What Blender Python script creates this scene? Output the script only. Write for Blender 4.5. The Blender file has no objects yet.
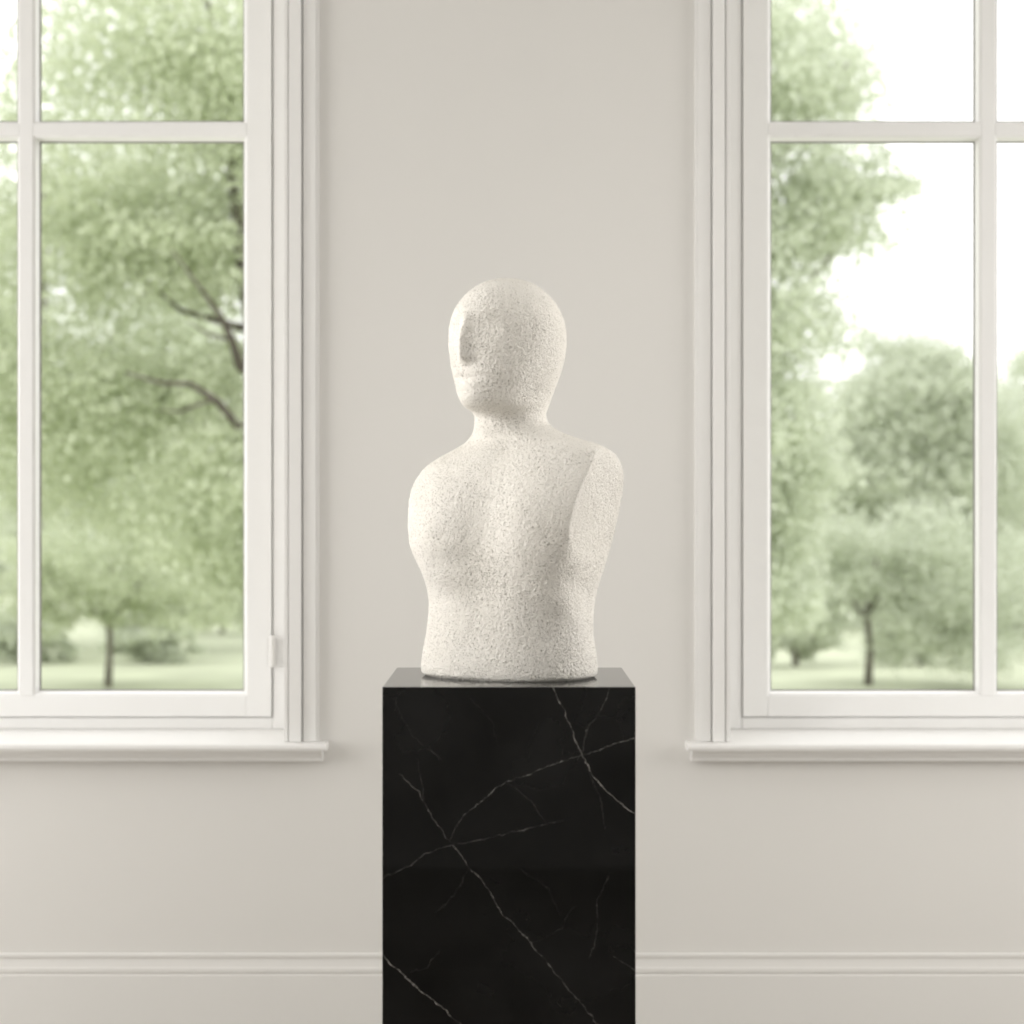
import bpy, bmesh, math, random
import numpy as np
from mathutils import Vector, noise
random.seed(7); rng = np.random.default_rng(11)
S = bpy.context.scene; COL = S.collection
CAMZ = 1.3778; F = 2016.0
S.view_settings.view_transform = 'Standard'
S.view_settings.look = 'None'

# ------------------------------------------------------------------ materials
def new_mat(name):
    m = bpy.data.materials.new(name); m.use_nodes = True
    nt = m.node_tree; b = nt.nodes['Principled BSDF']
    return m, nt, b
def node(nt, t, **kw):
    n = nt.nodes.new(t)
    for k, v in kw.items(): setattr(n, k, v)
    return n
def paint(name, col, rough=0.6, var=0.03, scale=3.0, bump=0.02, bscale=180):
    m, nt, b = new_mat(name); L = nt.links
    tc = node(nt, 'ShaderNodeTexCoord')
    n = node(nt, 'ShaderNodeTexNoise'); n.inputs['Scale'].default_value = scale; n.inputs['Detail'].default_value = 4
    L.new(tc.outputs['Object'], n.inputs['Vector'])
    r = node(nt, 'ShaderNodeValToRGB')
    r.color_ramp.elements[0].position = 0.3; r.color_ramp.elements[1].position = 0.7
    r.color_ramp.elements[0].color = (*[c*(1-var) for c in col], 1); r.color_ramp.elements[1].color = (*col, 1)
    L.new(n.outputs['Fac'], r.inputs['Fac']); L.new(r.outputs['Color'], b.inputs['Base Color'])
    n2 = node(nt, 'ShaderNodeTexNoise'); n2.inputs['Scale'].default_value = bscale
    L.new(tc.outputs['Object'], n2.inputs['Vector'])
    bp = node(nt, 'ShaderNodeBump'); bp.inputs['Strength'].default_value = bump; bp.inputs['Distance'].default_value = 0.002
    L.new(n2.outputs['Fac'], bp.inputs['Height']); L.new(bp.outputs['Normal'], b.inputs['Normal'])
    b.inputs['Roughness'].default_value = rough
    return m
M_wall = paint('wall_paint', (0.772, 0.757, 0.73), 0.85, 0.015, 1.5, 0.04, 220)
M_skirt = paint('skirting_paint', (0.79, 0.777, 0.752), 0.5, 0.01, 2, 0.01)
M_trim = paint('trim_paint', (0.855, 0.847, 0.83), 0.45, 0.01, 2, 0.01)
M_win = paint('window_paint', (0.89, 0.885, 0.874), 0.4, 0.01, 2, 0.01)
M_ceil = paint('ceiling_paint', (0.82, 0.81, 0.80), 0.9)
M_seal = paint('rubber_seal', (0.28, 0.27, 0.255), 0.6)
M_hinge = paint('hinge_enamel', (0.80, 0.79, 0.77), 0.3)

def floor_mat():
    m, nt, b = new_mat('oak_floor'); L = nt.links
    tc = node(nt, 'ShaderNodeTexCoord')
    br = node(nt, 'ShaderNodeTexBrick'); br.inputs['Scale'].default_value = 1.0
    br.inputs['Brick Width'].default_value = 1.2; br.inputs['Row Height'].default_value = 0.14; br.inputs['Mortar Size'].default_value = 0.002
    br.inputs['Color1'].default_value = (0.38, 0.352, 0.315, 1); br.inputs['Color2'].default_value = (0.44, 0.408, 0.365, 1); br.inputs['Mortar'].default_value = (0.1, 0.09, 0.075, 1)
    L.new(tc.outputs['Object'], br.inputs['Vector'])
    L.new(br.outputs['Color'], b.inputs['Base Color']); b.inputs['Roughness'].default_value = 0.4
    return m
M_floor = floor_mat()

def leaf_mat(name, dark, light, trans=0.5):
    m, nt, b = new_mat(name); nt.nodes.remove(b); L = nt.links
    out = nt.nodes['Material Output']
    geo = node(nt, 'ShaderNodeNewGeometry')
    tc = node(nt, 'ShaderNodeTexCoord')
    n = node(nt, 'ShaderNodeTexNoise'); n.inputs['Scale'].default_value = 0.9; n.inputs['Detail'].default_value = 2
    L.new(tc.outputs['Object'], n.inputs['Vector'])
    ad = node(nt, 'ShaderNodeMath', operation='MULTIPLY_ADD'); ad.inputs[1].default_value = 0.5
    L.new(geo.outputs['Random Per Island'], ad.inputs[0])
    ml = node(nt, 'ShaderNodeMath', operation='MULTIPLY'); ml.inputs[1].default_value = 0.5
    L.new(n.outputs['Fac'], ml.inputs[0]); L.new(ml.outputs[0], ad.inputs[2])
    r = node(nt, 'ShaderNodeValToRGB')
    r.color_ramp.elements[0].position = 0.1; r.color_ramp.elements[1].position = 0.85
    r.color_ramp.elements[0].color = (*dark, 1); r.color_ramp.elements[1].color = (*light, 1)
    L.new(ad.outputs[0], r.inputs['Fac'])
    d = node(nt, 'ShaderNodeBsdfDiffuse'); t = node(nt, 'ShaderNodeBsdfTranslucent')
    L.new(r.outputs['Color'], d.inputs['Color']); L.new(r.outputs['Color'], t.inputs['Color'])
    mx = node(nt, 'ShaderNodeMixShader'); mx.inputs['Fac'].default_value = trans
    L.new(d.outputs[0], mx.inputs[1]); L.new(t.outputs[0], mx.inputs[2]); L.new(mx.outputs[0], out.inputs['Surface'])
    return m
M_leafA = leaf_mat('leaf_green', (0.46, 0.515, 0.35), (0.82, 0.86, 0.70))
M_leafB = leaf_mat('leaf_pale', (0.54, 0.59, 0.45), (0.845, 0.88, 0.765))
M_leafC = leaf_mat('leaf_haze_tint', (0.53, 0.575, 0.45), (0.80, 0.835, 0.725))  # garden haze put into the leaf colour as paleness
M_bark = paint('bark', (0.14, 0.12, 0.10), 0.9, 0.4, 8, 0.4, 30)
M_bark2 = paint('bark_pale', (0.22, 0.20, 0.17), 0.9, 0.4, 8, 0.4, 30)
M_lawn = paint('lawn_grass', (0.54, 0.58, 0.42), 0.95, 0.25, 0.9, 0.3, 20)

def stone_mat():
    m, nt, b = new_mat('rough_limestone'); L = nt.links
    tc = node(nt, 'ShaderNodeTexCoord')
    big = node(nt, 'ShaderNodeTexNoise'); big.inputs['Scale'].default_value = 7; big.inputs['Detail'].default_value = 5
    L.new(tc.outputs['Object'], big.inputs['Vector'])
    r = node(nt, 'ShaderNodeValToRGB')
    r.color_ramp.elements[0].position = 0.3; r.color_ramp.elements[1].position = 0.7
    r.color_ramp.elements[0].color = (0.80, 0.767, 0.705, 1); r.color_ramp.elements[1].color = (0.855, 0.825, 0.772, 1)
    L.new(big.outputs['Fac'], r.inputs['Fac'])
    pit = node(nt, 'ShaderNodeTexNoise'); pit.inputs['Scale'].default_value = 520; pit.inputs['Detail'].default_value = 1.0; pit.inputs['Roughness'].default_value = 0.5
    L.new(tc.outputs['Object'], pit.inputs['Vector'])
    pm = node(nt, 'ShaderNodeTexNoise'); pm.inputs['Scale'].default_value = 12; pm.inputs['Detail'].default_value = 3
    L.new(tc.outputs['Object'], pm.inputs['Vector'])
    sm = node(nt, 'ShaderNodeMath', operation='MULTIPLY_ADD'); sm.inputs[1].default_value = 0.18
    L.new(pm.outputs['Fac'], sm.inputs[0]); L.new(pit.outputs['Fac'], sm.inputs[2])
    # pores gather towards the base
    sp = node(nt, 'ShaderNodeSeparateXYZ'); L.new(tc.outputs['Object'], sp.inputs[0])
    zg = node(nt, 'ShaderNodeMapRange'); zg.inputs['From Min'].default_value = 0.0; zg.inputs['From Max'].default_value = 0.3
    zg.inputs['To Min'].default_value = 0.025; zg.inputs['To Max'].default_value = 0.0
    L.new(sp.outputs['Z'], zg.inputs['Value'])
    sm2 = node(nt, 'ShaderNodeMath', operation='ADD'); L.new(sm.outputs[0], sm2.inputs[0]); L.new(zg.outputs[0], sm2.inputs[1])
    mr = node(nt, 'ShaderNodeMapRange'); mr.inputs['From Min'].default_value = 0.715; mr.inputs['From Max'].default_value = 0.82
    L.new(sm2.outputs[0], mr.inputs['Value'])
    mix = node(nt, 'ShaderNodeMixRGB'); mix.inputs['Color2'].default_value = (0.32, 0.285, 0.23, 1)
    L.new(mr.outputs[0], mix.inputs['Fac']); L.new(r.outputs['Color'], mix.inputs['Color1'])
    L.new(mix.outputs['Color'], b.inputs['Base Color'])
    g = node(nt, 'ShaderNodeTexNoise'); g.inputs['Scale'].default_value = 300; g.inputs['Detail'].default_value = 3; g.inputs['Roughness'].default_value = 0.6
    L.new(tc.outputs['Object'], g.inputs['Vector'])
    h = node(nt, 'ShaderNodeMath', operation='MULTIPLY_ADD'); h.inputs[1].default_value = -0.7
    L.new(mr.outputs[0], h.inputs[0]); L.new(g.outputs['Fac'], h.inputs[2])
    bp = node(nt, 'ShaderNodeBump'); bp.inputs['Strength'].default_value = 0.9; bp.inputs['Distance'].default_value = 0.0042
    L.new(h.outputs[0], bp.inputs['Height']); L.new(bp.outputs['Normal'], b.inputs['Normal'])
    b.inputs['Roughness'].default_value = 0.95; b.inputs['Specular IOR Level'].default_value = 0.15
    return m
M_stone = stone_mat()

def vein_group():
    g = bpy.data.node_groups.new('vein_segment', 'ShaderNodeTree')
    I = g.interface
    I.new_socket('P', in_out='INPUT', socket_type='NodeSocketVector')
    I.new_socket('A', in_out='INPUT', socket_type='NodeSocketVector')
    I.new_socket('B', in_out='INPUT', socket_type='NodeSocketVector')
    I.new_socket('Width', in_out='INPUT', socket_type='NodeSocketFloat')
    I.new_socket('Gain', in_out='INPUT', socket_type='NodeSocketFloat')
    I.new_socket('Acc', in_out='INPUT', socket_type='NodeSocketFloat')
    I.new_socket('Out', in_out='OUTPUT', socket_type='NodeSocketFloat')
    i = g.nodes.new('NodeGroupInput'); o = g.nodes.new('NodeGroupOutput'); L = g.links
    def vm(op): n = g.nodes.new('ShaderNodeVectorMath'); n.operation = op; return n
    def mm(op): n = g.nodes.new('ShaderNodeMath'); n.operation = op; return n
    pa = vm('SUBTRACT'); L.new(i.outputs['P'], pa.inputs[0]); L.new(i.outputs['A'], pa.inputs[1])
    ba = vm('SUBTRACT'); L.new(i.outputs['B'], ba.inputs[0]); L.new(i.outputs['A'], ba.inputs[1])
    d1 = vm('DOT_PRODUCT'); L.new(pa.outputs[0], d1.inputs[0]); L.new(ba.outputs[0], d1.inputs[1])
    d2 = vm('DOT_PRODUCT'); L.new(ba.outputs[0], d2.inputs[0]); L.new(ba.outputs[0], d2.inputs[1])
    t = mm('DIVIDE'); t.use_clamp = True; L.new(d1.outputs['Value'], t.inputs[0]); L.new(d2.outputs['Value'], t.inputs[1])
    sc = vm('SCALE'); L.new(ba.outputs[0], sc.inputs[0]); L.new(t.outputs[0], sc.inputs['Scale'])
    df = vm('SUBTRACT'); L.new(pa.outputs[0], df.inputs[0]); L.new(sc.outputs[0], df.inputs[1])
    ln = vm('LENGTH'); L.new(df.outputs[0], ln.inputs[0])
    q = mm('DIVIDE'); L.new(ln.outputs['Value'], q.inputs[0]); L.new(i.outputs['Width'], q.inputs[1])
    s = mm('SUBTRACT'); s.use_clamp = True; s.inputs[0].default_value = 1.0; L.new(q.outputs[0], s.inputs[1])
    ga = mm('MULTIPLY'); L.new(s.outputs[0], ga.inputs[0]); L.new(i.outputs['Gain'], ga.inputs[1])
    mx = mm('MAXIMUM'); L.new(ga.outputs[0], mx.inputs[0]); L.new(i.outputs['Acc'], mx.inputs[1])
    L.new(mx.outputs[0], o.inputs['Out'])
    return g

def marble_mat():
    m, nt, b = new_mat('black_marble'); L = nt.links
    VG = vein_group()
    tc = node(nt, 'ShaderNodeTexCoord')
    # veins run through the block: shear by depth so they run on over the side faces
    sep = node(nt, 'ShaderNodeSeparateXYZ'); L.new(tc.outputs['Object'], sep.inputs[0])
    dy = node(nt, 'ShaderNodeMath', operation='ADD'); dy.inputs[1].default_value = 0.2; L.new(sep.outputs['Y'], dy.inputs[0])
    x2 = node(nt, 'ShaderNodeMath', operation='MULTIPLY_ADD'); x2.inputs[1].default_value = 0.35
    L.new(dy.outputs[0], x2.inputs[0]); L.new(sep.outputs['X'], x2.inputs[2])
    z2 = node(nt, 'ShaderNodeMath', operation='MULTIPLY_ADD'); z2.inputs[1].default_value = 0.7
    L.new(dy.outputs[0], z2.inputs[0]); L.new(sep.outputs['Z'], z2.inputs[2])
    cmb = node(nt, 'ShaderNodeCombineXYZ'); L.new(x2.outputs[0], cmb.inputs['X']); L.new(z2.outputs[0], cmb.inputs['Z'])
    w = node(nt, 'ShaderNodeTexNoise'); w.inputs['Scale'].default_value = 22; w.inputs['Detail'].default_value = 6; w.inputs['Roughness'].default_value = 0.68
    L.new(tc.outputs['Object'], w.inputs['Vector'])
    ws = node(nt, 'ShaderNodeVectorMath', operation='SUBTRACT'); ws.inputs[1].default_value = (0.5, 0.5, 0.5)
    L.new(w.outputs['Color'], ws.inputs[0])
    wm = node(nt, 'ShaderNodeVectorMath', operation='MULTIPLY'); wm.inputs[1].default_value = (0.026, 0, 0.026)
    L.new(ws.outputs[0], wm.inputs[0])
    P = node(nt, 'ShaderNodeVectorMath', operation='ADD'); L.new(cmb.outputs[0], P.inputs[0]); L.new(wm.outputs[0], P.inputs[1])
    def px(p): return ((p[0]-509)/630.0, 0.0, 1.1-(p[1]-687)/630.0)
    V = [([(551,685),(562,708),(575,742),(588,768),(606,792),(640,818)], .0010, .66),
         ([(640,737),(606,745),(575,758),(545,768),(505,783),(478,802),(458,822),(449,838)], .0009, .44),
         ([(398,775),(418,792),(436,822),(452,846),(470,866),(487,888),(503,915),(530,943),(560,980),(598,1026)], .0009, .38),
         ([(380,879),(410,866),(436,848),(470,842),(520,832),(565,820)], .0009, .20),
         ([(380,952),(402,974),(425,996),(448,1014),(470,1035)], .0011, .66),
         ([(612,685),(600,712),(584,742),(578,762)], .0009, .18),
         ([(610,870),(598,905),(596,930),(588,960)], .0009, .14),
         ([(612,955),(640,975)], .0010, .14),
         ([(415,760),(425,800)], .0009, .11),
         ([(505,783),(530,800),(548,826)], .0008, .09),
         ([(588,768),(600,800),(603,830)], .0008, .12),
         ([(470,866),(455,895),(432,915)], .0008, .09),
         ([(395,700),(410,735),(440,760)], .0008, .08),
         ([(530,943),(560,930),(575,905)], .0008, .07),
         ([(402,974),(425,968),(440,950)], .0008, .09),
         ([(470,700),(492,722),(500,750)], .0008, .05),
         ([(520,870),(548,890),(560,915)], .0008, .05),
         ([(500,1040),(470,1100),(420,1160),(400,1250)], .0013, .4),
         ([(640,1080),(560,1130),(500,1210),(480,1390)], .0011, .4),
         ([(640,560),(560,520),(500,430),(380,380)], .0011, .25)]
    acc = None
    for pts, wd, gn in V:
        for a, c in zip(pts[:-1], pts[1:]):
            g = node(nt, 'ShaderNodeGroup'); g.node_tree = VG
            L.new(P.outputs[0], g.inputs['P']); g.inputs['A'].default_value = px(a); g.inputs['B'].default_value = px(c)
            g.inputs['Width'].default_value = wd; g.inputs['Gain'].default_value = gn
            if acc: L.new(acc, g.inputs['Acc'])
            acc = g.outputs['Out']
    # uneven strength along the veins
    mod = node(nt, 'ShaderNodeTexNoise'); mod.inputs['Scale'].default_value = 50; mod.inputs['Detail'].default_value = 6; mod.inputs['Roughness'].default_value = 0.65
    L.new(tc.outputs['Object'], mod.inputs['Vector'])
    mr = node(nt, 'ShaderNodeMapRange'); mr.inputs['From Min'].default_value = 0.42; mr.inputs['From Max'].default_value = 0.62
    mr.inputs['To Min'].default_value = 0.10
    L.new(mod.outputs['Fac'], mr.inputs['Value'])
    mu = node(nt, 'ShaderNodeMath', operation='MULTIPLY'); L.new(acc, mu.inputs[0]); L.new(mr.outputs[0], mu.inputs[1])
    cloud = node(nt, 'ShaderNodeTexNoise'); cloud.inputs['Scale'].default_value = 5; cloud.inputs['Detail'].default_value = 6
    L.new(tc.outputs['Object'], cloud.inputs['Vector'])
    cr = node(nt, 'ShaderNodeValToRGB')
    cr.color_ramp.elements[0].position = 0.38; cr.color_ramp.elements[1].position = 0.72
    cr.color_ramp.elements[0].color = (0.001, 0.001, 0.001, 1); cr.color_ramp.elements[1].color = (0.011, 0.011, 0.011, 1)
    L.new(cloud.outputs['Fac'], cr.inputs['Fac'])
    mix = node(nt, 'ShaderNodeMixRGB'); mix.inputs['Color2'].default_value = (0.66, 0.64, 0.60, 1)
    L.new(mu.outputs[0], mix.inputs['Fac']); L.new(cr.outputs['Color'], mix.inputs['Color1'])
    L.new(mix.outputs['Color'], b.inputs['Base Color'])
    b.inputs['Roughness'].default_value = 0.03; b.inputs['Specular IOR Level'].default_value = 0.24
    return m
M_marble = marble_mat()

# ------------------------------------------------------------------ mesh helpers
def link(name, bm, mat, parent=None, smooth=False):
    me = bpy.data.meshes.new(name)
    bmesh.ops.recalc_face_normals(bm, faces=bm.faces[:])
    bm.to_mesh(me); bm.free(); me.materials.append(mat)
    if smooth:
        me.polygons.foreach_set('use_smooth', [True]*len(me.polygons))
    o = bpy.data.objects.new(name, me); COL.objects.link(o)
    if parent: o.parent = parent
    return o
def box(bm, x0, x1, y0, y1, z0, z1):
    v = [bm.verts.new(p) for p in ((x0,y0,z0),(x1,y0,z0),(x1,y1,z0),(x0,y1,z0),(x0,y0,z1),(x1,y0,z1),(x1,y1,z1),(x0,y1,z1))]
    for f in ((3,2,1,0),(4,5,6,7),(0,1,5,4),(1,2,6,5),(2,3,7,6),(3,0,4,7)): bm.faces.new([v[i] for i in f])
def bevel(o, w, seg=2):
    md = o.modifiers.new('bevel', 'BEVEL'); md.width = w; md.segments = seg; md.limit_method = 'ANGLE'; md.angle_limit = math.radians(40)
def prism_x(bm, prof, x0, x1):
    """profile of (y,z) points swept along x"""
    a = [bm.verts.new((x0, p[0], p[1])) for p in prof]; c = [bm.verts.new((x1, p[0], p[1])) for p in prof]
    n = len(prof)
    for i in range(n): bm.faces.new((a[i], a[(i+1) % n], c[(i+1) % n], c[i]))
    bm.faces.new(a[::-1]); bm.faces.new(c)
def tube(bm, pts, rad, n=10):
    pts = [Vector(p) for p in pts]; rings = []
    for i, p in enumerate(pts):
        d = (pts[min(i+1, len(pts)-1)] - pts[max(i-1, 0)]).normalized()
        a = d.cross(Vector((0.13, 1, 0.07))).normalized(); c = d.cross(a)
        rings.append([bm.verts.new(p + (a*math.cos(t) + c*math.sin(t))*rad[i]) for t in [2*math.pi*k/n for k in range(n)]])
    for r0, r1 in zip(rings[:-1], rings[1:]):
        for k in range(n): bm.faces.new((r0[k], r0[(k+1) % n], r1[(k+1) % n], r1[k]))
    bm.faces.new(rings[0][::-1]); bm.faces.new(rings[-1])
def struct(o): o['kind'] = 'structure'; return o
def tag(o, label, cat, group=None):
    o['label'] = label; o['category'] = cat
    if group: o['group'] = group
    return o
def empty(name, loc):
    o = bpy.data.objects.new(name, None); COL.objects.link(o); o.location = loc; o.empty_display_size = 0.2
    return o

# ------------------------------------------------------------------ room
YW = 5.0; WT = 0.42; CEIL = 3.5; XR = 3.2; YB = -1.4
WC = {1: -1.269, 2: 1.244}; HW = 0.706; ZS = 0.79; ZT = 3.11
bm = bmesh.new()
o1l, o1r, o2l, o2r = WC[1]-HW, WC[1]+HW, WC[2]-HW, WC[2]+HW
for x0, x1 in ((-XR-0.1, o1l), (o1r, o2l), (o2r, XR+0.1)): box(bm, x0, x1, YW, YW+WT, 0, CEIL)
for x0, x1 in ((o1l, o1r), (o2l, o2r)):
    box(bm, x0, x1, YW, YW+WT, 0, ZS); box(bm, x0, x1, YW, YW+WT, ZT, CEIL)
struct(link('wall_front', bm, M_wall))
bm = bmesh.new(); box(bm, -XR-0.1, -XR, YB, YW, 0, CEIL); struct(link('wall_left', bm, M_wall))
bm = bmesh.new(); box(bm, XR, XR+0.1, YB, YW, 0, CEIL); struct(link('wall_right', bm, M_wall))
bm = bmesh.new(); box(bm, -XR-0.1, XR+0.1, YB-0.1, YB, 0, CEIL); struct(link('wall_back', bm, M_wall))
bm = bmesh.new(); box(bm, -XR-0.1, XR+0.1, YB-0.1, YW+WT, -0.1, 0); struct(link('floor', bm, M_floor))
bm = bmesh.new(); box(bm, -XR-0.1, XR+0.1, YB-0.1, YW+WT, CEIL, CEIL+0.1); struct(link('ceiling', bm, M_ceil))
# skirting with moulded cap
HB = 0.284
prof = [(0,0),(0,HB),(-.004,HB),(-.006,HB-.002),(-.006,HB-.010),(-.0035,HB-.012),(-.0045,HB-.020),(-.007,HB-.033),(-.009,HB-.037),(-.009,HB-.046),(-.006,HB-.048),(-.006,HB-.052),(-.010,HB-.054),(-.010,0)]
bm = bmesh.new(); prism_x(bm, [(YW+p[0], p[1]) for p in prof], -XR, XR)
struct(link('baseboard_front', bm, M_skirt))

# ------------------------------------------------------------------ windows
def window(k):
    c = WC[k]; YF = 5.27
    xl, xr = c-HW, c+HW; zb, zt = 0.81, ZT
    fw = 0.063
    bm = bmesh.new()   # outer fixed frame
    box(bm, xl, xl+fw, YF, YF+.09, zb, zt); box(bm, xr-fw, xr, YF, YF+.09, zb, zt)
    box(bm, xl+fw, xr-fw, YF, YF+.09, zb, zb+.031); box(bm, xl+fw, xr-fw, YF, YF+.09, zt-.032, zt)
    root = struct(link('window_%d' % k, bm, M_win)); bevel(root, .003)
    # sash with glazing bars
    sx0, sx1, sz0, sz1 = xl+fw+.002, xr-fw-.002, zb+.033, zt-.034
    gx = [(xl+fw+.077, c-.028), (c+.028, xr-fw-.077)]
    gz = [(0.908, 2.351), (2.402, 3.0)]
    e = .010; ys = YF-.006; yb = YF+.07
    bm = bmesh.new()
    box(bm, sx0, gx[0][0]-e, ys, yb, sz0, sz1); box(bm, gx[1][1]+e, sx1, ys, yb, sz0, sz1)
    box(bm, gx[0][0]-e, gx[1][1]+e, ys, yb, sz0, gz[0][0]-e); box(bm, gx[0][0]-e, gx[1][1]+e, ys, yb, gz[1][1]+e, sz1)
    box(bm, gx[0][1]+e, gx[1][0]-e, ys, yb, gz[0][0]-e, gz[1][1]+e)
    for a, b_ in gx: box(bm, a-e, b_+e, ys, yb, gz[0][1]+e, gz[1][0]-e)
    sash = link('sash', bm, M_win, root); bevel(sash, .002)
    bead = bmesh.new(); seal = bmesh.new(); yg = YF+.030
    for a, b_ in gx:
        for d, u in gz:
            o = [(a-e, d-e), (b_+e, d-e), (b_+e, u+e), (a-e, u+e)]; m_ = [(a-e*.55, d-e*.55), (b_+e*.55, d-e*.55), (b_+e*.55, u+e*.55), (a-e*.55, u+e*.55)]
            i = [(a, d), (b_, d), (b_, u), (a, u)]
            q = .0035; s_ = [(a+q, d+q), (b_-q, d+q), (b_-q, u-q), (a+q, u-q)]
            def ring(bm, R, Y): return [bm.verts.new((x, Y, z)) for x, z in R]
            r0, r1, r2, r3 = ring(bead, o, ys+.004), ring(bead, m_, ys+.006), ring(bead, i, yg-.006), ring(bead, i, yg+.004)
            r4 = ring(bead, o, yg+.004)
            seq = [r0, r1, r2, r3, r4, r0]
            for A, B in zip(seq[:-1], seq[1:]):
                for j in range(4): bead.faces.new((A[j], A[(j+1) % 4], B[(j+1) % 4], B[j]))
            s0, s1, s2, s3 = ring(seal, i, yg-.003), ring(seal, s_, yg-.001), ring(seal, s_, yg+.003), ring(seal, i, yg+.003)
            seq = [s0, s1, s2, s3, s0]
            for A, B in zip(seq[:-1], seq[1:]):
                for j in range(4): seal.faces.new((A[j], A[(j+1) % 4], B[(j+1) % 4], B[j]))
    link('glazing_bead', bead, M_win, sash); link('glazing_seal', seal, M_seal, sash)
    # architrave: stepped casing on three sides
    bm = bmesh.new(); zc = .8105
    w1, w2 = .043, .085
    steps = ((.000, .010, .024), (.010, .013, .017), (.013, w1, .030), (w1, w1+.004, .010), (w1+.004, w2-.006, .020), (w2-.006, w2, .012))
    for s, X in ((-1, xl), (1, xr)):
        for (p0, p1, dp) in steps:
            a, b_ = sorted((X+s*p0, X+s*p1)); box(bm, a, b_, YW-dp, YW, zc, zt+p1)
    for (p0, p1, dp) in steps:
        box(bm, xl-p0, xr+p0, YW-dp, YW, zt+p0, zt+p1)
    cs = link('casing', bm, M_trim, root); bevel(cs, .0012)
    # sill board with nosing and moulding below
    bm = bmesh.new(); x0, x1 = xl-.108, xr+.108
    nose = [(YW, .81), (4.936, .81), (4.931, .807), (4.930, .800), (4.933, .793), (4.945, .7915), (YW, .7915)]
    prism_x(bm, nose, x0, x1)
    prism_x(bm, [(YW, .7915), (4.947, .7915), (4.952, .784), (4.965, .772), (4.968, .764), (YW, .764)], x0+.012, x1-.012)
    box(bm, xl, xr, YW, YF+.02, ZS, .81)
    link('window_sill', bm, M_trim, root)
    return root, xr-fw
w1, hx = window(1); w2, _ = window(2)
bm = bmesh.new(); zc = CAMZ-(651-512)/382.5
tube(bm, [(hx, 5.256, zc-.042), (hx, 5.256, zc-.039), (hx, 5.256, zc+.039), (hx, 5.256, zc+.042)], [.005, .0075, .0075, .005], 14)
box(bm, hx-.012, hx+.010, 5.2575, 5.2645, zc-.036, zc+.036)
link('hinge', bm, M_hinge, w1, False)

# ------------------------------------------------------------------ plinth
bm = bmesh.new(); box(bm, -.201, .201, -.201, .201, 0, 1.1)
pl = link('plinth', bm, M_marble); pl.location = (-.0048, 3.4, 0); bevel(pl, .0012, 2)
tag(pl, 'square polished black marble plinth with thin white veins under the stone bust', 'plinth')

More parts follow.
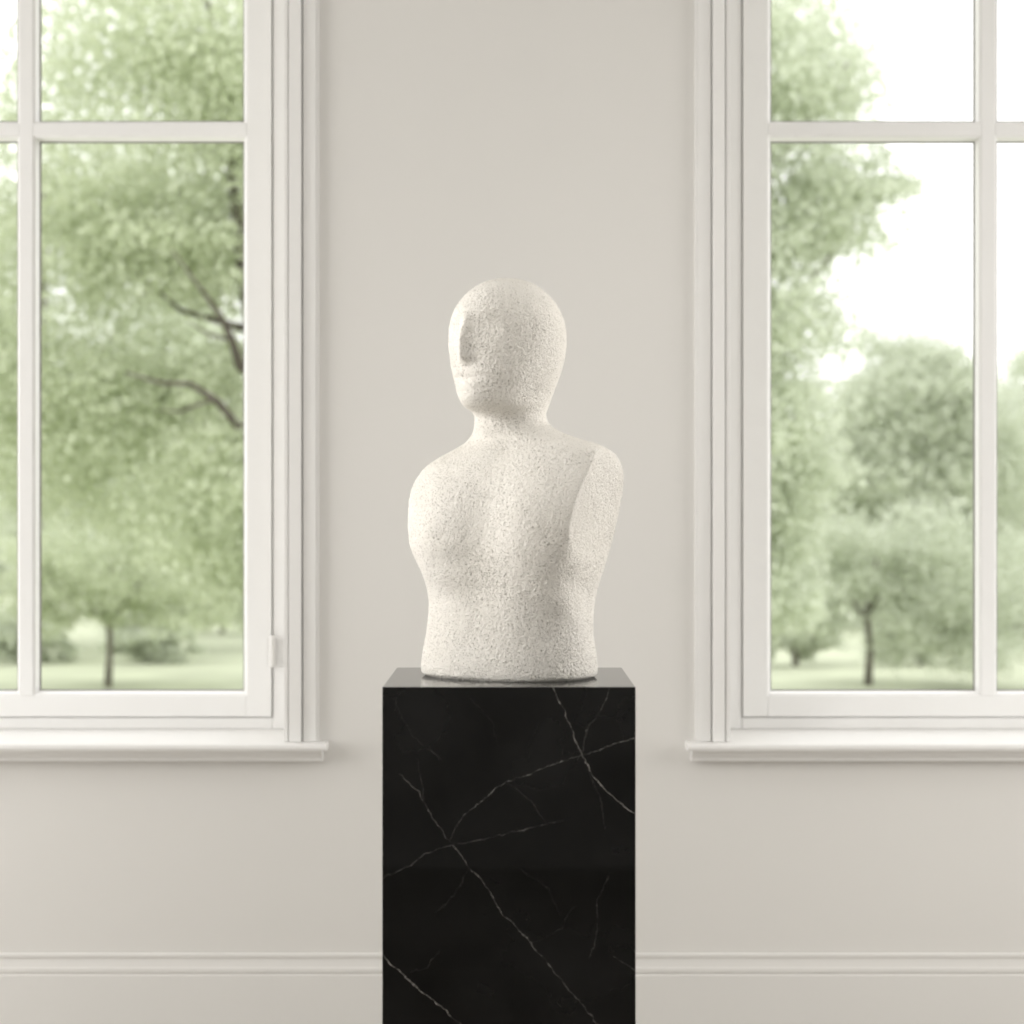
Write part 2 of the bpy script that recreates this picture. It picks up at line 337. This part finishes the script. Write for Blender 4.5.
# ------------------------------------------------------------------ bust
def bust():
    D = 3.42; s = D/F
    rows = []
    for a in (0.4, 6, 13, 21, 30, 40, 50, 60, 70, 80, 90):
        t = math.radians(a); h = math.sin(t)
        rows.append((337-59*math.cos(t), 508-59*h, 508+59*h, .092*h, .115*h, 2.0, 38, 0.0, 1.0))
    R = [ # y, L, R, A, B, n, yaw, dy, cut
    (347,449.0,566.5,.092,.115,2.0,38,.000,1),
    (358,450.3,565.0,.090,.114,2.05,38,.000,1),
    (370,452.0,562.0,.087,.113,2.1,38,.000,1),
    (380,454.0,558.5,.083,.111,2.1,38,.000,1),
    (390,456.5,554.5,.077,.108,2.1,38,.000,1),
    (398,459.0,551.5,.072,.104,2.1,38,.000,1),
    (404,462.0,549.5,.067,.098,2.1,38,.000,1),
    (408,465.5,548.0,.062,.091,2.05,37,.002,1),
    (411,470.0,547.0,.058,.081,2.0,36,.007,1),
    (414,473.3,546.6,.056,.072,2.0,35,.012,1),
    (418,474.4,547.0,.057,.066,2.0,34,.016,1),
    (424,474.3,550.0,.062,.065,2.0,32,.018,1),
    (430,473.0,557.5,.074,.067,2.0,31,.018,1),
    (435,470.8,568.0,.095,.070,2.0,30,.018,1),
    (440,466.5,582.0,.123,.075,2.0,30,.017,1),
    (445,459.5,597.0,.149,.082,2.0,30,.015,.985),
    (451,448.5,609.0,.171,.088,2.1,30,.012,.94),
    (458,436.5,616.8,.186,.093,2.15,30,.010,.885),
    (467,424.5,621.3,.196,.098,2.2,30,.008,.835),
    (478,416.0,623.2,.201,.103,2.25,30,.006,.80),
    (490,411.0,622.5,.203,.108,2.3,30,.004,.775),
    (505,408.5,620.0,.203,.112,2.3,30,.002,.762),
    (520,408.0,617.0,.200,.115,2.3,30,.001,.762),
    (535,408.5,613.5,.196,.116,2.3,30,.001,.775),
    (548,411.0,610.0,.190,.117,2.3,30,.001,.795),
    (560,416.0,606.5,.182,.117,2.3,30,.002,.825),
    (573,422.0,602.5,.174,.117,2.3,29,.002,.865),
    (587,426.5,598.0,.167,.117,2.3,29,.003,.91),
    (602,428.3,594.5,.161,.117,2.3,28,.003,.96),
    (618,427.5,592.7,.157,.117,2.3,28,.004,.99),
    (634,425.5,593.2,.157,.118,2.35,27,.004,1),
    (648,423.0,595.0,.158,.119,2.4,27,.004,1),
    (660,421.3,596.6,.160,.120,2.4,27,.004,1),
    (668,420.6,597.2,.161,.120,2.4,27,.004,1),
    (673,421.6,596.4,.160,.119,2.4,27,.004,1),
    (675.8,426.0,592.0,.156,.115,2.4,27,.004,1)]
    rows = np.array(rows + R, float); n = len(rows)
    per = 12; us = np.linspace(0, n-1, (n-1)*per+1)
    i1 = np.minimum(us.astype(int), n-2); t = (us-i1)[:, None]
    p0, p1, p2, p3 = rows[np.maximum(i1-1, 0)], rows[i1], rows[i1+1], rows[np.minimum(i1+2, n-1)]
    lv = 0.5*((2*p1)+(p2-p0)*t+(2*p0-5*p1+4*p2-p3)*t**2+(3*p1-p0-3*p2+p3)*t**3)
    NT = 600; th = np.linspace(0, 2*np.pi, NT, endpoint=False)
    ct, st = np.cos(th), np.sin(th)
    G = lambda x, s_: np.exp(-0.5*(x/s_)**2)
    def G2(x, sa, sb): return G(x, sa) if x < 0 else G(x, sb)
    ss = lambda x, a, b: np.clip((x-a)/(b-a), 0, 1)**2*(3-2*np.clip((x-a)/(b-a), 0, 1))
    V = np.zeros((len(lv), NT, 3))
    for k, (y, Lp, Rp, A, B, nn, yaw, dy, cut) in enumerate(lv):
        e = 2/nn
        u = A*np.sign(ct)*np.abs(ct)**e; v = B*np.sign(st)*np.abs(st)**e
        if cut < .9999:      # arm stumps: flat cut faces, crisp above and fading out below
            c = A*cut; kk = (.003 + .06*ss(y, 522, 590) + .005*(1-ss(y, 446, 470)))*min(1, (1-cut)/.12) + 1e-5
            au = np.abs(u)
            h = np.clip(.5+.5*(c-au)/kk, 0, 1); sm = au*h + c*(1-h) - kk*h*(1-h)
            u = np.sign(u)*sm
        fr = ss(st, 0.0, 0.35)
        dv = np.zeros(NT)
        # face: blank, with a long narrow straight nose ridge, soft eye hollows, a hint of mouth and a chin
        for sg in (-1, 1):
            dv += -fr*.0080*G2(y-329, 6, 12)*G(u-sg*.036, .017)
        dv += fr*.003*G2(y-315, 7, 5)*G(u, .05)
        amp = .005 + .015*ss(y, 316, 360)
        dv += fr*amp*ss(y, 304, 332)*(1-ss(y, 360, 371))*G(u, .0060+.0025*ss(y, 330, 362))
        dv += fr*.006*G2(y-401, 10, 6)*G(u, .022) + fr*.003*G(y-388, 4)*G(u, .018) - fr*.004*G(y-381, 2.5)*G(u, .02)
        # chest
        dv += fr*.023*G2(y-541, 52, 38)*G(u+.085, .044)
        dv += fr*.007*G2(y-534, 46, 38)*G(u-.080, .036)
        dv += -fr*.009*G(y-533, 42)*G(u-.012, .030) - fr*.003*G(y-449, 8)*G(u, .018)
        dv += -ss(-st, 0, .35)*.010*G(y-540, 80)*G(u, .02)   # spine
        v = v+dv
        f = math.radians(yaw)
        x = u*math.cos(f) - v*math.sin(f); yy = -u*math.sin(f) - v*math.cos(f)
        x0, x1 = (Lp-512)*s, (Rp-512)*s
        w = max(x.max()-x.min(), 1e-6)
        x = x0 + (x-x.min())*(x1-x0)/w
        V[k, :, 0] = x; V[k, :, 1] = yy + dy + D; V[k, :, 2] = CAMZ-(y-512)*s
    zmin = V[-1, 0, 2]
    V[:, :, 2] += 1.1 - zmin
    P = V.reshape(-1, 3)
    # stone grain on the surface itself
    C = np.repeat(V.mean(axis=1)[:, None, :], NT, axis=1).reshape(-1, 3)
    dr = P-C; rl = np.linalg.norm(dr, axis=1, keepdims=True)+1e-6; dr /= rl
    am = np.array([.0005*noise.noise(Vector(p)*120) + .0008*noise.noise(Vector(p)*250) + .0005*noise.noise(Vector(p)*40) for p in P])
    am *= np.clip(rl[:, 0]/.03, 0, 1)
    am[-NT:] *= .3
    P = P + dr*am[:, None]
    nl = len(lv)
    faces = [(k*NT+j, k*NT+(j+1) % NT, (k+1)*NT+(j+1) % NT, (k+1)*NT+j) for k in range(nl-1) for j in range(NT)]
    faces.append(tuple(range(NT))[::-1]); faces.append(tuple((nl-1)*NT+j for j in range(NT)))
    org = np.array((-.005, D, 1.1)); P = P-org
    me = bpy.data.meshes.new('stone_bust'); me.from_pydata(P.tolist(), [], faces)
    bm = bmesh.new(); bm.from_mesh(me); bmesh.ops.recalc_face_normals(bm, faces=bm.faces[:]); bm.to_mesh(me); bm.free()
    me.polygons.foreach_set('use_smooth', [True]*len(me.polygons)); me.materials.append(M_stone)
    o = bpy.data.objects.new('stone_bust', me); COL.objects.link(o); o.location = org
    tag(o, 'rough white stone bust of a bald armless figure standing on the black plinth', 'sculpture')
bust()

# ------------------------------------------------------------------ garden
GZ = -0.5
bm = bmesh.new()
nx, ny = 60, 60
vs = [[bm.verts.new((-60+120*i/nx, YW+WT+.3+114*(j/ny)**1.4, GZ + (0.06*noise.noise(Vector((i*.7, j*.7, 3))) if j > 0 else 0))) for i in range(nx+1)] for j in range(ny+1)]
for j in range(ny):
    for i in range(nx): bm.faces.new((vs[j][i], vs[j][i+1], vs[j+1][i+1], vs[j+1][i]))
lawn = link('lawn', bm, M_lawn, None, True); struct(lawn)

def at(px, py, D): return Vector(((px-512)*D/F, D, CAMZ-(py-512)*D/F))
def foliage(parent, blobs, size, mat):
    """blobs: (centre xyz, radii xyz, leaf count); leaves gather in clusters"""
    org = np.array(parent.location); pts = []
    for c, r, cnt in blobs:
        ncl = max(10, cnt//70)
        cnt = int(cnt*1.5)
        d = rng.normal(size=(ncl, 3)); d /= np.linalg.norm(d, axis=1, keepdims=True)
        rad = rng.random(ncl)**(1/2.2)
        cl = np.array(c) + d*rad[:, None]*np.array(r)
        pick = rng.integers(0, ncl, cnt)
        sp = min(r)*.185
        pts.append(cl[pick] + rng.normal(size=(cnt, 3))*sp*np.array((1.2, 1.2, .75)))
    P = np.concatenate(pts) - org; n = len(P)
    a = rng.normal(size=(n, 3)); a /= np.linalg.norm(a, axis=1, keepdims=True)
    b_ = rng.normal(size=(n, 3)); b_ -= (b_*a).sum(1, keepdims=True)*a; b_ /= np.linalg.norm(b_, axis=1, keepdims=True)
    sc = (size*.76*(.6+.8*rng.random(n)))[:, None]
    Vx = np.stack([P-a*sc, P+b_*sc*.5, P+a*sc, P-b_*sc*.5], axis=1).reshape(-1, 3)
    keep_z = Vx[:, 2] < (GZ-org[2]+.03); Vx[keep_z, 2] = GZ-org[2]+.03
    me = bpy.data.meshes.new('foliage')
    me.vertices.add(n*4); me.vertices.foreach_set('co', Vx.ravel())
    me.loops.add(n*4); me.loops.foreach_set('vertex_index', np.arange(n*4))
    me.polygons.add(n); me.polygons.foreach_set('loop_start', np.arange(0, n*4, 4)); me.polygons.foreach_set('loop_total', np.full(n, 4))
    me.update(calc_edges=True); me.materials.append(mat)
    o = bpy.data.objects.new('foliage', me); COL.objects.link(o); o.parent = parent
    return o
def tree(name, x, D, trunk, branches, blobs, size, mat, label, cat='tree', bark=None):
    bark = bark or M_bark2
    t = empty(name, (x, D, GZ)); o = Vector((x, D, GZ))
    bm = bmesh.new(); tube(bm, [Vector(p)-o for p in trunk[0]], trunk[1], 12); link('trunk' if cat == 'tree' else 'stem', bm, bark, t, True)
    for pts, rad in branches:
        bm = bmesh.new(); tube(bm, [Vector(p)-o for p in pts], rad, 8); link('branch', bm, bark, t, True)
    foliage(t, blobs, size, mat)
    tag(t, label, cat)
    return t
def ball(px, py, D, rx, ry, cnt, depth=None):
    k = D/F; return (tuple(at(px, py, D)), (rx*k, (depth or rx)*k, ry*k), cnt)

# near tree, trunk behind the pier, branches reaching left across the left window
D = 17; x = at(300, 0, D).x
tree('garden_tree', x, D,
     ([(x, D, GZ), (x-.03, D, 1.0), tuple(at(285, 440, D)), tuple(at(262, 370, D)), tuple(at(246, 290, D)), tuple(at(225, 120, D)), tuple(at(200, -60, D))], [.22, .18, .15, .10, .06, .04, .02]),
     [([at(285,445,D), at(256,440,D-.3), at(236,424,D-.5), at(216,400,D-.7), at(190,384,D-.8), at(160,383,D-1.0), at(125,372,D-1.2)], [.06,.045,.036,.030,.022,.017,.007]),
      ([at(262,380,D), at(240,366,D-.3), at(232,340,D-.5), at(222,318,D-.6), at(203,292,D-.8), at(172,250,D-.8)], [.055,.045,.034,.026,.016,.006]),
      ([at(216,400,D-.7), at(205,402,D-.8), at(180,412,D-.9), at(158,410,D-.9)], [.018,.014,.010,.004]),
      ([at(232,340,D-.5), at(210,335,D-.6), at(188,322,D-.6)], [.018,.012,.004]),
      ([at(250,330,D), at(180,310,D+.3), at(110,250,D+.4)], [.035,.02,.008]),
      ([at(262,380,D), at(310,300,D), at(340,180,D)], [.07,.04,.015])],
     [ball(170,70,D,170,140,10500), ball(120,240,D+.5,150,90,5800), ball(90,430,D+1,150,100,8500), ball(235,500,D,90,110,5600), ball(290,150,D,105,200,6000), ball(200,250,D,70,60,1500), ball(205,390,D+.3,65,70,1700), ball(-60,260,D,120,250,6500)],
     .05, M_leafA, 'large leafy tree spreading across the left window with dark bare branches', 'tree', M_bark)
# farther pale tree filling the back of the left window
D = 27; x = at(30, 0, D).x
tree('garden_tree', x, D,
     ([(x, D, GZ), (x, D, 1.2), (x+.1, D, 3.0), (x+.2, D, 6)], [.2, .17, .13, .05]),
     [([(x+.1,D,2.2), (x+.9,D,3.4), (x+1.6,D,4.4)], [.09,.05,.02]), ([(x+.1,D,2.0), (x-.9,D,3.2), (x-1.8,D,4.2)], [.09,.05,.02])],
     [ball(60,430,D,190,150,14000), ball(160,220,D,170,120,5500), ball(-60,240,D,150,160,4000), ball(200,530,D,100,75,6000), ball(190,350,D,85,75,1700)],
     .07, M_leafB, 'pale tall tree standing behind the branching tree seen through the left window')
# small tree on the lawn
D = 21.6; x = at(108, 0, D).x
tree('garden_tree', x, D,
     ([(x, D, GZ), (x+.02, D, -.1), (x+.02, D, .35), (x+.05, D, .9)], [.045, .035, .028, .015]),
     [([(x+.02,D,.15), (x+.22,D,.45), (x+.4,D,.7)], [.022,.014,.006]), ([(x+.02,D,.1), (x-.2,D,.4), (x-.35,D,.65)], [.022,.014,.006])],
     [ball(112,560,D,100,60,4600), ball(40,590,D,50,45,2200), ball(185,590,D,60,48,2800), ball(120,610,D,60,25,900)],
     .045, M_leafA, 'small slender tree with a thin trunk standing on the lawn, left window')
# tall tree whose edge shows at the left of the right window
D = 17; x = at(690, 0, D).x
tree('garden_tree', x, D,
     ([(x, D, GZ), (x+.03, D, 1.2), (x+.08, D, 3), (x+.1, D, 5.5)], [.19, .16, .12, .05]),
     [([(x+.04,D,1.6), at(770,330,D), at(835,250,D)], [.05,.028,.010]), ([(x+.08,D,3), at(780,160,D), at(850,60,D)], [.05,.025,.008]), ([(x+.04,D,1.4), at(660,300,D), at(640,220,D)], [.06,.035,.012])],
     [ball(772,60,D,108,100,6000), ball(788,195,D,118,75,5300), ball(755,320,D,98,90,5300), ball(755,450,D,85,90,5600), ball(768,560,D,58,75,3800), ball(680,200,D,90,220,5000), ball(874,185,D,46,30,500)],
     .05, M_leafB, 'tall pale green tree at the inner edge of the right window')
# small tree with visible trunk on the lawn, right window
D = 21.5; x = at(868, 0, D).x
tree('garden_tree', x, D,
     ([(x, D, GZ), (x+.02, D, -.1), (x-.01, D, .3), (x+.1, D, .9)], [.05, .038, .032, .02]),
     [([(x,D,.2), at(850,598,D), at(835,575,D)], [.028,.018,.008]), ([(x,D,.3), at(890,580,D), at(915,555,D)], [.024,.016,.008])],
     [ball(850,540,D,65,50,1300), ball(915,545,D,70,58,1700), ball(964,605,D,68,84,5200), ball(908,612,D,50,55,2400), ball(818,600,D,45,60,2300)],
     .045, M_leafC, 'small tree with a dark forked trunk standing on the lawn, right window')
# round trees beyond
def round_tree(px, D, top, half, low, cnt, label, mat=M_leafC):
    x = at(px, 0, D).x; mid = (top+low)/2
    tree('garden_tree', x, D,
         ([(x, D, GZ), (x, D, .8), tuple(at(px, mid, D)), tuple(at(px+4, top+30, D))], [.18, .15, .1, .03]),
         [([at(px, low-30, D), at(px-half*.4, mid, D), at(px-half*.6, mid-40, D)], [.07,.04,.015]), ([at(px, low-30, D), at(px+half*.4, mid, D), at(px+half*.6, mid-40, D)], [.07,.04,.015])],
         [ball(px, top+half*.62, D, half*.68, half*.58, cnt//3), ball(px-half*.45, mid+5, D, half*.8, half*.9, cnt//3), ball(px+half*.5, mid-8, D, half*.8, half*.9, cnt//3), ball(px, low-50, D, half*1.05, 60, cnt//3)],
         .075, mat, label)
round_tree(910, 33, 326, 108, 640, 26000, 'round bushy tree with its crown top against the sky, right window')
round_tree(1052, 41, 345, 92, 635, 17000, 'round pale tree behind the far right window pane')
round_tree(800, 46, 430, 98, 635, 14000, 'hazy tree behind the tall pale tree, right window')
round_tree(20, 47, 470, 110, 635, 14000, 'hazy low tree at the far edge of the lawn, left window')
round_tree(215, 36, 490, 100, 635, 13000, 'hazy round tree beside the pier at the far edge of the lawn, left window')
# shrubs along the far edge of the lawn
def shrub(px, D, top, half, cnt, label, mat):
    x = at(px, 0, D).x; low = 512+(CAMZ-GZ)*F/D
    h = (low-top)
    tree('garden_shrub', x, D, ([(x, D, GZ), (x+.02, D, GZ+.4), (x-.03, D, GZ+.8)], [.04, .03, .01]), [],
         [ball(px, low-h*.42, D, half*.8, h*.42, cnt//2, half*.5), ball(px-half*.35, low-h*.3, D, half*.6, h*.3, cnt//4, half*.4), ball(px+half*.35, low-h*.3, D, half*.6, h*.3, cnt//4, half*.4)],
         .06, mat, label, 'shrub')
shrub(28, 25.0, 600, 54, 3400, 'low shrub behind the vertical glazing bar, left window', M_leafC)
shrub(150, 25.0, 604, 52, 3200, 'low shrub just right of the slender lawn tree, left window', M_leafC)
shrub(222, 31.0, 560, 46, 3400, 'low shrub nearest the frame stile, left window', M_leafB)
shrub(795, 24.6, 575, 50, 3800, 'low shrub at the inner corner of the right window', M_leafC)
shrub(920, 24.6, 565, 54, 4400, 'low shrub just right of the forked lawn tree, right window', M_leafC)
shrub(1022, 28.5, 570, 46, 3200, 'low shrub beyond the vertical glazing bar, right window', M_leafC)

# ------------------------------------------------------------------ light
W = bpy.data.worlds.new('overcast'); S.world = W; W.use_nodes = True
bg = W.node_tree.nodes['Background']; bg.inputs['Color'].default_value = (1.0, 0.995, 0.985, 1); bg.inputs['Strength'].default_value = 1.8
def area(name, loc, target, sx, sy, power, col=(1, .987, .965), spread=180):
    l = bpy.data.lights.new(name, 'AREA'); l.shape = 'RECTANGLE'; l.size = sx; l.size_y = sy; l.energy = power; l.color = col
    l.spread = math.radians(spread)
    o = bpy.data.objects.new(name, l); COL.objects.link(o); o.location = loc
    o.rotation_euler = (Vector(target)-Vector(loc)).to_track_quat('-Z', 'Y').to_euler()
area('side_fill_west', (-3.1, 3.75, 1.55), (0, 3.6, 1.3), 1.8, 2.2, 61)  # unseen area light added to brighten the bust's left side
area('side_fill_east', (3.1, 3.85, 1.55), (0, 3.6, 1.3), 1.8, 2.2, 46)  # its weaker counterpart, added out of frame for the right rim
area('bust_fill_west', (-1.7, 2.5, 1.85), (0, 3.42, 1.42), 1.0, 1.2, 5.4, (1, .98, .948), 75)  # added fill with a narrow beam, brightens the bust and spares the wall
area('bust_fill_east', (1.9, 3.75, 1.8), (0, 3.42, 1.42), 0.9, 1.2, 4.0, (1, .98, .948), 75)  # second added bust fill, out of frame on the right
area('overhead_fill', (0.2, 1.8, 3.42), (0.2, 1.9, 0), 3.5, 3.0, 16)  # broad overhead fill added out of view, not a room fixture
area('back_fill', (-.6, -1.3, 2.2), (0, 4.0, 1.4), 4.5, 1.6, 17)  # frontal fill added behind the camera, evens the wall and sill shadows
sl = bpy.data.lights.new('sun', 'SUN'); sl.energy = 1.1; sl.angle = math.radians(14); sl.color = (1, .99, .96)
so = bpy.data.objects.new('sun', sl); COL.objects.link(so); so.location = (-10, -10, 20)
so.rotation_euler = Vector((.55, .5, -.75)).to_track_quat('-Z', 'Y').to_euler()

# ------------------------------------------------------------------ camera
cd = bpy.data.cameras.new('camera'); cd.sensor_width = 36; cd.lens = 36*F/1024
cd.dof.use_dof = True; cd.dof.focus_distance = 3.75; cd.dof.aperture_fstop = 3.5
cd.clip_end = 500
co = bpy.data.objects.new('camera', cd); COL.objects.link(co); co.location = (0, 0, CAMZ); co.rotation_euler = (math.pi/2, 0, 0)
S.camera = co
